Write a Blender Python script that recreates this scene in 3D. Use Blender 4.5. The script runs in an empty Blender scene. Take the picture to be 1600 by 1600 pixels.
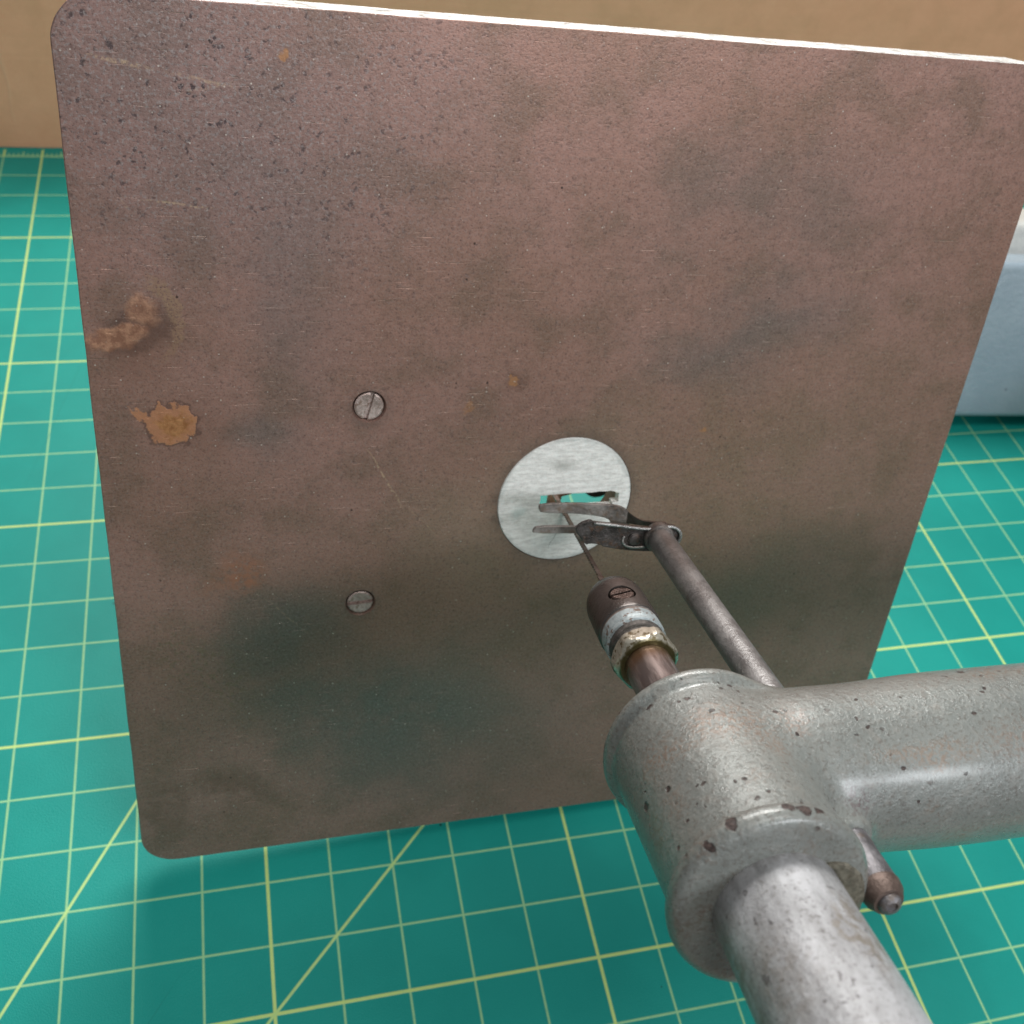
import bpy, bmesh, math, random
import numpy as np
from mathutils import Matrix, Vector

S = 0.0254                      # all shapes are drawn in inches, objects carry this scale
scene = bpy.context.scene
col = scene.collection
R = math.radians
random.seed(4)

# ------------------------------------------------------------------ camera
Rc = Matrix(((0.9702695, 0.06935531, -0.23187699),
             (-0.20579728, 0.74063569, -0.63961415),
             (0.12737573, 0.66831775, 0.73288935)))
cam_d = bpy.data.cameras.new('camera')
cam_d.sensor_width = 36
cam_d.lens = 1637.55 / 1600 * 36
cam_d.clip_start = 0.01
cam_d.clip_end = 50
cam_d.dof.use_dof = True
cam_d.dof.focus_distance = 0.27
cam_d.dof.aperture_fstop = 26
cam = bpy.data.objects.new('camera', cam_d)
col.objects.link(cam)
cam.matrix_world = Matrix.Translation(Vector((4.3182, -12.103, 16.6724)) * S) @ Rc.to_4x4()
scene.camera = cam

# ------------------------------------------------------------------ light
w = bpy.data.worlds.new('World')
scene.world = w
w.use_nodes = True
w.node_tree.nodes['Background'].inputs[0].default_value = (0.92, 0.95, 1.0, 1)
w.node_tree.nodes['Background'].inputs[1].default_value = 0.17


def area(name, loc, target, sx, sy, power, color):
    d = bpy.data.lights.new(name, 'AREA')
    d.shape = 'RECTANGLE'
    d.size, d.size_y, d.energy, d.color = sx, sy, power, color
    o = bpy.data.objects.new(name, d)
    col.objects.link(o)
    o.location = Vector(loc) * S
    o.rotation_euler = (Vector(target) * S - o.location).to_track_quat('-Z', 'Y').to_euler()
    return o


area('ceiling_lamp', (15, -20, 66), (8, -3, 4), 0.9, 0.35, 8, (1.0, 0.97, 0.92))
area('rear_lamp', (13, 27, 36), (5, 9, 0), 0.6, 0.35, 15, (1.0, 0.98, 0.95))
area('window_light', (42, -70, 62), (8, -5, 7), 0.9, 0.40, 26, (0.92, 0.96, 1.0))

scene.view_settings.view_transform = 'Standard'
scene.view_settings.look = 'None'
scene.view_settings.gamma = 1
scene.view_settings.exposure = 0.10
scene.render.engine = 'CYCLES'

# ------------------------------------------------------------------ frames (inches)
# table frame: origin middle of the lower table edge, x right, y up the table, z out of its working face
TX = Vector((0.99896, 0.01583, -0.04283)).normalized()
TN = Vector((0.02823, -0.95142, 0.30661)).normalized()
TX = (TX - TN * TX.dot(TN)).normalized()
TY = TN.cross(TX)
TO = Vector((8.213, -4.669, 0.537))
TF = Matrix((TX, TY, TN)).transposed().to_4x4()
TF.translation = TO
# saw frame: origin where the blade passes the table, z along the blade away from the table, x along the arm
AZ = Vector((-0.071, -0.910, 0.410)).normalized()
AX = Vector((0.997, -0.078, -0.001))
AX = (AX - AZ * AX.dot(AZ)).normalized()
AY = AZ.cross(AX)
AO = Vector((8.298, -2.811, 6.293))
AF = Matrix((AX, AY, AZ)).transposed().to_4x4()
AF.translation = AO
I4 = Matrix.Identity(4)

# ------------------------------------------------------------------ node helper


class NT:
    def __init__(self, name):
        self.m = bpy.data.materials.new(name)
        self.m.use_nodes = True
        self.t = self.m.node_tree
        self.b = self.t.nodes['Principled BSDF']
        self.tc = self.t.nodes.new('ShaderNodeTexCoord')
        self.P = self.tc.outputs['Object']

    def n(self, typ, **kw):
        x = self.t.nodes.new(typ)
        for k, v in kw.items():
            setattr(x, k, v)
        return x

    def L(self, sock, v):
        if isinstance(v, bpy.types.NodeSocket):
            self.t.links.new(v, sock)
        else:
            if isinstance(v, (tuple, list)) and sock.type == 'RGBA' and len(v) == 3:
                v = (*v, 1)
            sock.default_value = v

    def math(self, op, a, b=0.0, c=0.0, clamp=False):
        x = self.n('ShaderNodeMath', operation=op, use_clamp=clamp)
        self.L(x.inputs[0], a)
        self.L(x.inputs[1], b)
        self.L(x.inputs[2], c)
        return x.outputs[0]

    def vm(self, op, a, b=(0, 0, 0), s=None):
        x = self.n('ShaderNodeVectorMath', operation=op)
        self.L(x.inputs[0], a)
        self.L(x.inputs[1], b)
        if s is not None:
            self.L(x.inputs['Scale'], s)
        return x.outputs['Value'] if op in ('LENGTH', 'DOT_PRODUCT') else x.outputs[0]

    def noise(self, scale, detail=4, rough=0.55, vec=None, dist=0.0, color=False):
        x = self.n('ShaderNodeTexNoise')
        self.L(x.inputs['Vector'], vec or self.P)
        x.inputs['Scale'].default_value = scale
        x.inputs['Detail'].default_value = detail
        x.inputs['Roughness'].default_value = rough
        x.inputs['Distortion'].default_value = dist
        return x.outputs['Color' if color else 'Fac']

    def vor(self, scale, vec=None, rnd=1.0):
        x = self.n('ShaderNodeTexVoronoi')
        self.L(x.inputs['Vector'], vec or self.P)
        x.inputs['Scale'].default_value = scale
        x.inputs['Randomness'].default_value = rnd
        return x.outputs['Distance'], x.outputs['Color']

    def mr(self, v, a, b, c=0.0, d=1.0, smooth=True):
        x = self.n('ShaderNodeMapRange', interpolation_type='SMOOTHSTEP' if smooth else 'LINEAR')
        self.L(x.inputs[0], v)
        for i, q in enumerate((a, b, c, d)):
            self.L(x.inputs[i + 1], q)
        return x.outputs[0]

    def mix(self, f, a, b, mode='MIX'):
        x = self.n('ShaderNodeMix', data_type='RGBA', blend_type=mode)
        self.L(x.inputs[0], f)
        self.L(x.inputs[6], a)
        self.L(x.inputs[7], b)
        return x.outputs[2]

    def stretch(self, s, vec=None):
        return self.vm('MULTIPLY', vec or self.P, s)

    def warp(self, scale, amp, detail=3):
        c = self.noise(scale, detail, color=True)
        d = self.vm('SUBTRACT', c, (0.5, 0.5, 0.5))
        return self.vm('ADD', self.P, self.vm('SCALE', d, s=amp))

    def blob(self, vec, c, r, rot=0.0, soft=0.5):
        """1 inside an ellipsoid, falling to 0 over the outer `soft` share."""
        mp = self.n('ShaderNodeMapping', vector_type='TEXTURE')
        self.L(mp.inputs['Vector'], vec)
        mp.inputs['Location'].default_value = c
        mp.inputs['Rotation'].default_value = (0, 0, rot)
        mp.inputs['Scale'].default_value = r
        ln = self.vm('LENGTH', mp.outputs[0])
        return self.mr(ln, 1.0, 1.0 - soft)

    def scratch(self, vec, a, b, w_, z=0.0):
        dx, dy = b[0] - a[0], b[1] - a[1]
        return self.blob(vec, ((a[0] + b[0]) / 2, (a[1] + b[1]) / 2, z),
                         (math.hypot(dx, dy) / 2, w_, 5), math.atan2(dy, dx), 0.8)

    def mx(self, *v):
        r = v[0]
        for q in v[1:]:
            r = self.math('MAXIMUM', r, q)
        return r

    def mul(self, a, b):
        return self.math('MULTIPLY', a, b)

    def out(self, color, rough, metal=0.0, bumps=(), coat=0.0, spec=0.5, coat_rough=0.2):
        self.L(self.b.inputs['Base Color'], color)
        self.L(self.b.inputs['Roughness'], rough)
        self.L(self.b.inputs['Metallic'], metal)
        self.L(self.b.inputs['Coat Weight'], coat)
        self.b.inputs['Coat Roughness'].default_value = coat_rough
        self.b.inputs['Specular IOR Level'].default_value = spec
        prev = None
        for h, dist in bumps:
            x = self.n('ShaderNodeBump')
            x.inputs['Strength'].default_value = 1.0
            x.inputs['Distance'].default_value = dist * S
            self.L(x.inputs['Height'], h)
            if prev:
                self.L(x.inputs['Normal'], prev)
            prev = x.outputs[0]
        if prev:
            self.L(self.b.inputs['Normal'], prev)
        return self.m


# ------------------------------------------------------------------ materials
def mat_table():
    g = NT('browned_steel')
    P = g.P
    big = g.noise(0.35, 3, 0.5)
    mid = g.noise(1.1, 5, 0.6)
    fine = g.noise(9, 6, 0.65)
    grain = g.noise(34, 4, 0.7)
    w1 = g.warp(0.8, 1.1)
    w2 = g.warp(5, 0.28, 5)
    c = g.mix(g.mr(big, 0.35, 0.65), (0.385, 0.218, 0.166), (0.435, 0.248, 0.200))
    c = g.mix(g.mr(mid, 0.42, 0.68, 0, 0.55), c, (0.215, 0.145, 0.098))
    # purple-grey, pitted top left corner
    top = g.blob(w1, (-4.9, 11.2, 0), (4.6, 2.8, 6), -0.25, 0.95)
    c = g.mix(g.mul(top, 0.45), c, (0.295, 0.215, 0.215))
    bron = g.mul(g.blob(w1, (1.8, 5.6, 0), (6.5, 3.4, 6), 0.35, 0.9), g.mr(mid, 0.3, 0.6, 0.5, 1.0))
    c = g.mix(g.mul(bron, 0.5), c, (0.36, 0.245, 0.155))
    # bluish grey bloom
    wl = g.warp(0.55, 2.2, 4)
    blue = g.mx(g.mul(g.blob(wl, (-3.85, 9.0, 0), (0.9, 2.1, 6), 0.15, 0.95), 0.55),
                g.mul(g.blob(wl, (-4.0, 7.1, 0), (0.7, 0.7, 6), 0.0, 0.95), 0.6),
                g.mul(g.blob(wl, (2.4, 8.5, 0), (2.5, 1.1, 6), 0.25, 0.95), 0.65),
                g.mul(g.blob(wl, (2.2, 10.0, 0), (2.8, 1.3, 6), 0.1, 0.95), 0.4))
    c = g.mix(g.mul(blue, g.mr(mid, 0.3, 0.55, 0.35, 0.75)), c, (0.190, 0.178, 0.172))
    # green-black patina low on the plate, with the mat's reflection painted in
    gr = g.mx(g.blob(wl, (-2.2, 2.3, 0), (3.6, 2.2, 6), -0.25, 1.0),
              g.mul(g.blob(wl, (-3.9, 4.2, 0), (1.5, 1.6, 6), 0.2, 1.0), 0.9),
              g.mul(g.blob(wl, (3.0, 4.4, 0), (2.6, 1.3, 6), 0.15, 1.0), 0.4))
    gr = g.mul(gr, g.mr(mid, 0.30, 0.55, 0.65, 1.0))
    c = g.mix(g.mul(gr, 0.85), c, g.mix(g.mr(mid, 0.4, 0.65), (0.090, 0.128, 0.108), (0.135, 0.165, 0.145)))
    # shading of the lower plate painted into the colour, fading upwards
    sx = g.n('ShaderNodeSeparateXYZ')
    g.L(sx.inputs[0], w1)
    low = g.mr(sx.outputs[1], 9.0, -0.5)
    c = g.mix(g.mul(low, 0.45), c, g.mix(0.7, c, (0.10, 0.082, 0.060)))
    # warm sheen round the insert painted into the colour, and olive wear streaks
    halo = g.mx(g.blob(w1, (0.1, 5.9, 0), (2.0, 1.7, 6), 0, 0.9),
                g.mul(g.blob(w1, (-1.4, 5.6, 0), (1.6, 1.2, 6), -0.6, 0.9), 0.8))
    c = g.mix(g.mul(halo, 0.55), c, (0.40, 0.29, 0.21))
    ol = g.mul(g.blob(w1, (-4.9, 3.6, 0), (0.7, 1.9, 6), 0.5, 0.9), g.mr(fine, 0.48, 0.62))
    c = g.mix(g.mul(ol, 0.6), c, (0.20, 0.165, 0.095))
    # mottling: dark pits, denser towards the top left
    d1, c1 = g.vor(11, w2)
    pit = g.mul(g.mr(d1, 0.42, 0.18), g.mr(g.noise(5, 4), 0.46, 0.58))
    c = g.mix(g.mul(pit, g.math('ADD', g.mul(top, 0.75), 0.25)), c, (0.11, 0.078, 0.080))
    c = g.mix(g.mul(g.mr(g.noise(24, 4, 0.7), 0.50, 0.62), g.math('ADD', g.mul(top, 0.7), 0.18)), c, (0.40, 0.335, 0.32))
    c = g.mix(g.mr(g.noise(16, 5, 0.7), 0.45, 0.72, 0, 0.30), c, (0.10, 0.072, 0.062))
    c = g.mix(g.mr(grain, 0.52, 0.72, 0, 0.60), c, (0.34, 0.27, 0.24))
    c = g.mix(g.mr(grain, 0.48, 0.30, 0, 0.65), c, (0.085, 0.06, 0.052))
    # rust
    r1 = g.mx(g.blob(w2, (-5.66, 8.40, 0), (0.40, 0.17, 6), 0.25, 0.35),
              g.mul(g.blob(w2, (-5.35, 8.72, 0), (0.22, 0.26, 6), 0.6, 0.6), 0.8))
    rd = g.mx(g.blob(w2, (-5.42, 8.47, 0), (0.52, 0.34, 6), 0.4, 0.4))
    c = g.mix(g.mul(rd, 0.55), c, (0.11, 0.062, 0.052))
    c = g.mix(g.mul(r1, 0.75), c, g.mix(g.mr(fine, 0.4, 0.6), (0.42, 0.20, 0.12), (0.68, 0.36, 0.22)))
    arc = g.math('MULTIPLY', g.blob(w2, (-5.45, 8.62, 0), (0.55, 0.62, 6), 0.5, 0.10),
                 g.math('SUBTRACT', 1.0, g.blob(w2, (-5.54, 8.55, 0), (0.52, 0.60, 6), 0.5, 0.12)))
    sxx = g.n('ShaderNodeSeparateXYZ')
    g.L(sxx.inputs[0], w2)
    arc = g.mul(g.mul(arc, g.mr(sxx.outputs[0], -5.35, -5.15)), g.mr(grain, 0.35, 0.6))
    c = g.mix(g.mul(arc, 0.8), c, (0.42, 0.27, 0.17))
    w3 = g.warp(7, 0.36, 6)
    sp = g.blob(w3, (-5.13, 7.30, 0), (0.30, 0.27, 6), 0, 0.12)
    spi = g.blob(w3, (-5.10, 7.28, 0), (0.24, 0.21, 6), 0, 0.4)
    tail = g.blob(w3, (-5.45, 7.42, 0), (0.22, 0.05, 6), -0.6, 0.4)
    spr = g.blob(w3, (-5.13, 7.29, 0), (0.34, 0.31, 6), 0, 0.1)
    c = g.mix(g.mul(g.mx(g.blob(w1, (-5.0, 7.25, 0), (0.75, 0.6, 6), 0, 1.0), g.blob(w1, (-5.3, 8.3, 0), (0.9, 0.6, 6), 0.3, 1.0)), 0.35), c, (0.24, 0.125, 0.085))
    c = g.mix(g.mul(spr, 0.5), c, (0.10, 0.055, 0.045))
    c = g.mix(g.mul(g.mx(sp, tail), 0.9), c, (0.60, 0.28, 0.15))
    c = g.mix(g.mul(spi, 0.85), c, g.mix(g.mr(fine, 0.35, 0.6), (0.36, 0.15, 0.05), (0.56, 0.27, 0.11)))
    o1 = g.blob(w3, (-0.92, 7.75, 0), (0.10, 0.08, 6), 0, 0.5)
    o1b = g.blob(w3, (-0.88, 7.75, 0), (0.24, 0.18, 6), 0, 0.8)
    o2 = g.mx(g.blob(w2, (-3.75, 11.45, 0), (0.06, 0.05, 6), 0, 0.5), g.blob(w2, (1.87, 7.03, 0), (0.05, 0.05, 6), 0, 0.6),
              g.mul(g.blob(w3, (-1.48, 7.42, 0), (0.10, 0.07, 6), 0, 0.7), 0.6))
    c = g.mix(g.mul(o1b, 0.4), c, (0.14, 0.07, 0.05))
    c = g.mix(g.mul(g.mx(o1, o2), 0.85), c, (0.50, 0.25, 0.12))
    rb = g.mul(g.blob(w1, (-4.5, 5.15, 0), (0.55, 0.45, 6), 0, 0.9), g.mr(fine, 0.35, 0.6))
    c = g.mix(g.mul(rb, 0.95), c, (0.40, 0.18, 0.11))
    rb2 = g.mul(g.blob(w1, (-5.0, 1.2, 0), (1.6, 0.7, 6), 0.15, 0.9), g.mr(mid, 0.4, 0.6))
    c = g.mix(g.mul(rb2, 0.6), c, (0.16, 0.095, 0.07))
    # scratches
    ws = g.warp(3, 0.10, 3)
    br = g.mr(g.noise(22, 4), 0.42, 0.58)
    sc = g.mx(g.scratch(ws, (-5.80, 11.38), (-4.95, 11.22), 0.035),
              g.mul(g.scratch(ws, (-5.05, 11.25), (-4.1, 11.08), 0.03), 0.7),
              g.mul(g.scratch(ws, (-5.0, 11.0), (-4.1, 11.2), 0.02), 0.4),
              g.mul(g.scratch(ws, (-5.45, 9.95), (-4.3, 9.87), 0.02), 0.9),
              g.mul(g.scratch(ws, (-5.5, 9.98), (-5.38, 9.8), 0.02), 0.7),
              g.scratch(ws, (-2.88, 7.05), (-2.2, 5.83), 0.022),
              g.mul(g.scratch(ws, (-2.3, 6.1), (-1.7, 5.4), 0.018), 0.5),
              g.mul(g.scratch(ws, (3.3, 9.2), (4.3, 9.35), 0.02), 0.5),
              g.mul(g.scratch(ws, (-4.3, 4.9), (-3.4, 3.9), 0.018), 0.3),
              g.mul(g.scratch(ws, (1.2, 9.0), (2.6, 9.25), 0.014), 0.35))
    c = g.mix(g.mul(g.mul(sc, br), 0.8), c, (0.60, 0.43, 0.29))
    # hairline scratches from use, faint
    sx2 = g.n('ShaderNodeMapping')
    g.L(sx2.inputs['Vector'], P)
    sx2.inputs['Rotation'].default_value = (0, 0, 0.25)
    sx2.inputs['Scale'].default_value = (0.8, 22, 1)
    hair = g.mr(g.noise(2.2, 3, 0.5, sx2.outputs[0]), 0.66, 0.74)
    c = g.mix(g.mul(hair, 0.24), c, (0.50, 0.38, 0.31))
    # bright flecks of swarf and dust
    fd, fc = g.vor(11, P)
    fs = g.n('ShaderNodeSeparateColor')
    g.L(fs.inputs[0], fc)
    fl = g.mul(g.mr(fd, 0.14, 0.07), g.math('GREATER_THAN', fs.outputs[0], g.mr(g.noise(1.3, 3), 0.35, 0.65, 0.96, 0.82)))
    fd2, fc2 = g.vor(26, P)
    fs2 = g.n('ShaderNodeSeparateColor')
    g.L(fs2.inputs[0], fc2)
    fl2 = g.mul(g.mr(fd2, 0.24, 0.12), g.math('GREATER_THAN', fs2.outputs[1], 0.95))
    flk = g.mx(g.mul(fl, 0.75), g.mul(fl2, 0.45))
    c = g.mix(flk, c, (0.72, 0.64, 0.56))
    bl, blc = g.vor(4.5, P)
    bs = g.n('ShaderNodeSeparateColor')
    g.L(bs.inputs[0], blc)
    blk = g.mul(g.mr(bl, 0.09, 0.05), g.math('GREATER_THAN', bs.outputs[1], 0.90))
    c = g.mix(g.mul(blk, 0.8), c, (0.03, 0.022, 0.02))
    # dark ring rubbed round screws and insert
    ring = g.mx(g.blob(w2, (-2.773, 7.463, 0), (0.36, 0.36, 6), 0, 0.6),
                g.blob(w2, (-2.82, 4.503, 0), (0.34, 0.34, 6), 0, 0.6),
                g.blob(w2, (-0.01, 5.97, 0), (1.16, 1.16, 6), 0, 0.2))
    c = g.mix(g.mul(ring, 0.35), c, (0.10, 0.085, 0.078))
    rough = g.math('ADD', g.mul(gr, -0.10), g.mr(fine, 0.3, 0.7, 0.36, 0.48))
    h = g.math('ADD', g.math('ADD', g.mul(grain, 0.5), g.mul(hair, -0.5)), g.math('ADD', g.mul(pit, -0.15), g.mul(g.mx(r1, sp), g.mul(fine, 0.7))))
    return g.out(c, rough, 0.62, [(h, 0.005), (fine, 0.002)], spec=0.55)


def mat_edge_steel():
    g = NT('lit_upper_edge')
    f = g.noise(9, 6, 0.7)
    c = g.mix(g.mr(f, 0.35, 0.65), (0.50, 0.49, 0.46), (0.76, 0.76, 0.74))
    c = g.mix(g.mul(g.mr(g.noise(4, 6, 0.7), 0.54, 0.64), 0.75), c, (0.16, 0.14, 0.125))
    return g.out(c, 0.42, 0.35, [(f, 0.03)])


def mat_insert():
    g = NT('brushed_aluminium')
    br = g.noise(3, 6, 0.75, g.stretch((1.6, 7, 1)))
    f = g.noise(16, 5, 0.7)
    c = g.mix(g.mr(br, 0.38, 0.62), (0.70, 0.67, 0.64), (0.95, 0.92, 0.88))
    c = g.mix(g.mr(f, 0.54, 0.74, 0, 0.55), c, (0.46, 0.43, 0.39))
    c = g.mix(g.mr(f, 0.50, 0.30, 0, 0.6), c, (0.92, 0.94, 0.92))
    w1 = g.warp(3, 0.25)
    c = g.mix(g.mul(g.blob(w1, (-0.15, 6.55, 0), (0.32, 0.13, 3), 0, 0.9), 0.55), c, (0.33, 0.32, 0.29))
    c = g.mix(g.mul(g.blob(w1, (-0.65, 5.8, 0), (0.18, 0.14, 3), 0, 0.9), 0.35), c, (0.42, 0.58, 0.55))
    c = g.mix(g.mul(g.blob(w1, (-0.1, 5.35, 0), (0.5, 0.16, 3), 0, 0.9), 0.35), c, (0.50, 0.56, 0.55))
    hs = g.mx(g.scratch(w1, (-0.07, 5.55), (-0.16, 5.12), 0.008), g.blob(w1, (-0.86, 5.6, 0), (0.02, 0.015, 3), 0, 0.4))
    c = g.mix(g.mul(hs, 0.7), c, (0.10, 0.10, 0.09))
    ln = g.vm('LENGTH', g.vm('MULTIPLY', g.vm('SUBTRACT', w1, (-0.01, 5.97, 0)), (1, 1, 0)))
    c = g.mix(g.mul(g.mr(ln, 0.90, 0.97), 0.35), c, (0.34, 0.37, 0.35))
    return g.out(c, g.mr(f, 0.3, 0.7, 0.36, 0.55), 0.05, [(br, 0.004), (f, 0.010)])


def mat_paint(name, seed, blobs, light, wear=0.5):
    """hammered grey-green machine enamel, chipped down to dark primer"""
    g = NT(name)
    off = g.vm('ADD', g.P, (seed, seed * 0.7, 0))
    n1 = g.noise(1.4, 5, 0.6, off)
    n2 = g.noise(8, 6, 0.65, off)
    n3 = g.noise(30, 4, 0.7, off)
    c = g.mix(g.mr(n1, 0.35, 0.65), tuple(x * 0.86 for x in light), light)
    c = g.mix(g.mr(n2, 0.5, 0.75, 0, 0.35), c, (0.27, 0.235, 0.20))
    c = g.mix(g.mr(n3, 0.50, 0.66, 0, 0.7), c, (0.12, 0.105, 0.09))
    # brown grime patches
    gp = g.mul(g.mr(g.noise(0.9, 3, 0.5, off), 0.52, 0.66), g.mr(n3, 0.42, 0.60))
    c = g.mix(g.mul(gp, wear), c, (0.22, 0.155, 0.115))
    wg = g.warp(2.5, 0.35, 4)
    sp_ = g.mr(n3, 0.44, 0.58)
    for (p_, r_, a_, k_) in (((1.65, 0.52, 6.66), (0.75, 0.16, 0.2), 0.75, (0.26, 0.19, 0.14)), ((2.6, 0.55, 6.6), (0.6, 0.3, 0.3), 0.6, (0.25, 0.18, 0.14)),
                         ((0.98, 0.27, 6.86), (0.22, 0.16, 0.3), 0.9, (0.12, 0.085, 0.085)), ((0.60, 0.74, 6.4), (0.22, 0.15, 0.4), 0.55, (0.30, 0.21, 0.17)),
                         ((-0.75, 0.15, 6.9), (0.2, 0.22, 0.5), 0.6, (0.20, 0.16, 0.11)), ((-0.63, 0.44, 6.93), (0.2, 0.2, 0.25), 0.4, (0.24, 0.18, 0.14)),
                         ((-0.61, -0.05, 7.55), (0.25, 0.3, 0.2), 0.75, (0.15, 0.11, 0.085)), ((2.0, -0.1, 6.85), (1.6, 0.2, 0.3), 0.35, (0.16, 0.17, 0.17))):
        c = g.mix(g.mul(g.mul(g.blob(wg, p_, r_, 0, 0.9), sp_), a_), c, k_)
    # pale rubbed grain
    c = g.mix(g.mr(g.noise(20, 5, 0.75, off), 0.57, 0.70, 0, 0.4), c, (0.46, 0.48, 0.47))
    w2 = g.warp(8, 0.12, 4)
    ch = None
    for (p, r) in blobs:
        b = g.blob(w2, p, r, 0, 0.18)
        ch = b if ch is None else g.mx(ch, b)
    d, cc = g.vor(3.2, w2)
    s = g.n('ShaderNodeSeparateColor')
    g.L(s.inputs[0], cc)
    rnd = g.mul(g.mr(d, 0.12, 0.09), g.mul(g.math('GREATER_THAN', s.outputs[0], 0.55), g.mr(g.noise(1.1, 3, 0.5, off), 0.50, 0.58)))
    d2, cc2 = g.vor(9, w2)
    s2 = g.n('ShaderNodeSeparateColor')
    g.L(s2.inputs[0], cc2)
    rnd2 = g.mul(g.mr(d2, 0.20, 0.14), g.mul(g.math('GREATER_THAN', s2.outputs[0], 0.45), g.mr(g.noise(1.6, 3, 0.5, off), 0.52, 0.60)))
    ch = g.mx(ch, rnd, rnd2) if ch else g.mx(rnd, rnd2)
    c = g.mix(ch, c, g.mix(g.mr(n3, 0.4, 0.6), (0.035, 0.024, 0.021), (0.085, 0.058, 0.050)))
    rough = g.math('ADD', g.mul(ch, 0.2), g.mr(n2, 0.3, 0.7, 0.24, 0.40))
    h = g.noise(11, 2, 0.4, off)
    return g.out(c, rough, 0.15, [(h, 0.009), (n3, 0.009), (g.math('SUBTRACT', 1.0, ch), 0.012)], coat=g.math('SUBTRACT', 0.45, g.mul(ch, 0.45)), coat_rough=0.20)


def mat_worn_tube():
    g = NT('worn_silver_paint')
    n2 = g.noise(4, 6, 0.65, g.stretch((1, 1, 0.4)))
    n3 = g.noise(26, 5, 0.75)
    c = g.mix(g.mr(n2, 0.35, 0.65), (0.31, 0.31, 0.315), (0.48, 0.485, 0.50))
    c = g.mix(g.mr(n3, 0.52, 0.66, 0, 0.65), c, (0.15, 0.135, 0.125))
    c = g.mix(g.mr(g.noise(7, 4, 0.6, g.stretch((1, 1, 0.35))), 0.52, 0.70, 0, 0.45), c, (0.58, 0.58, 0.60))
    w2 = g.warp(4, 0.45, 5)
    br = g.mx(g.blob(w2, (0.22, 0.42, 8.35), (0.20, 0.25, 0.45), 0, 0.5),
              g.mul(g.blob(w2, (-0.35, 0.25, 8.5), (0.3, 0.3, 0.6), 0, 0.8), 0.55),
              g.mul(g.blob(w2, (-0.48, -0.1, 8.2), (0.25, 0.3, 0.9), 0, 0.7), 0.8))
    br = g.mul(br, g.mr(g.noise(11, 5, 0.7), 0.40, 0.58))
    c = g.mix(g.mul(br, 0.75), c, (0.20, 0.165, 0.125))
    d, cc = g.vor(8, w2)
    s = g.n('ShaderNodeSeparateColor')
    g.L(s.inputs[0], cc)
    sp = g.mul(g.mr(d, 0.20, 0.10), g.math('GREATER_THAN', s.outputs[0], 0.55))
    c = g.mix(g.mul(sp, 0.7), c, (0.09, 0.08, 0.08))
    dirt = g.mul(g.mr(g.noise(14, 4), 0.45, 0.6), g.blob(g.warp(8, 0.08), (0, 0.2, 7.55), (1, 1, 0.22), 0, 0.9))
    c = g.mix(g.mul(dirt, 0.6), c, (0.13, 0.11, 0.10))
    return g.out(c, g.mr(n3, 0.3, 0.7, 0.38, 0.58), 0.30, [(n3, 0.010), (n2, 0.008)], coat=0.08, coat_rough=0.22)


def mat_steel(name, dark, light, rough=0.35, metal=0.75, rust=None, sc=10, seed=0.0, streak=None):
    g = NT(name)
    v = g.vm('ADD', g.P, (seed, 0, seed))
    if streak:
        v = g.vm('MULTIPLY', v, streak)
    n1 = g.noise(sc * 0.35, 5, 0.65, v)
    n2 = g.noise(sc * 2, 5, 0.7, v)
    c = g.mix(g.mr(n1, 0.32, 0.66), dark, light)
    c = g.mix(g.mr(n2, 0.52, 0.74, 0, 0.5), c, tuple(x * 0.5 for x in dark))
    c = g.mix(g.mr(n2, 0.46, 0.28, 0, 0.4), c, tuple(min(1, x * 1.5) for x in light))
    if rust:
        rr = g.mul(g.mr(g.noise(sc * 0.6, 5, 0.7, v), 0.50, 0.62), g.mr(n2, 0.35, 0.55))
        c = g.mix(g.mul(rr, 0.8), c, rust)
    return g.out(c, g.mr(n1, 0.3, 0.7, rough * 0.8, rough * 1.25), metal, [(n2, 0.010)])


def mat_shaft():
    g = NT('oiled_ground_steel')
    n = g.noise(3, 5, 0.6, g.stretch((3.5, 3.5, 0.5)))
    s = g.n('ShaderNodeSeparateXYZ')
    g.L(s.inputs[0], g.warp(6, 0.22, 4))
    c = g.mix(g.mr(n, 0.4, 0.62), (0.19, 0.165, 0.16), (0.42, 0.38, 0.37))
    oil = g.mr(s.outputs[2], 4.72, 4.42)
    c = g.mix(g.mul(oil, 0.8), c, (0.16, 0.085, 0.028))
    return g.out(c, 0.24, 0.75, [(n, 0.004)])


def mat_nut():
    g = NT('yellowed_plated_nut')
    n = g.noise(14, 5, 0.7)
    s = g.n('ShaderNodeSeparateXYZ')
    g.L(s.inputs[0], g.warp(10, 0.05, 3))
    c = g.mix(g.mr(n, 0.35, 0.6), (0.34, 0.315, 0.25), (0.50, 0.47, 0.39))
    c = g.mix(g.mr(g.noise(16, 5), 0.52, 0.62, 0, 0.9), c, (0.12, 0.09, 0.04))
    oil = g.mr(s.outputs[2], 4.335, 4.36)
    c = g.mix(oil, c, (0.10, 0.085, 0.035))
    return g.out(c, 0.24, 0.55, [(n, 0.006)])


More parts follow.
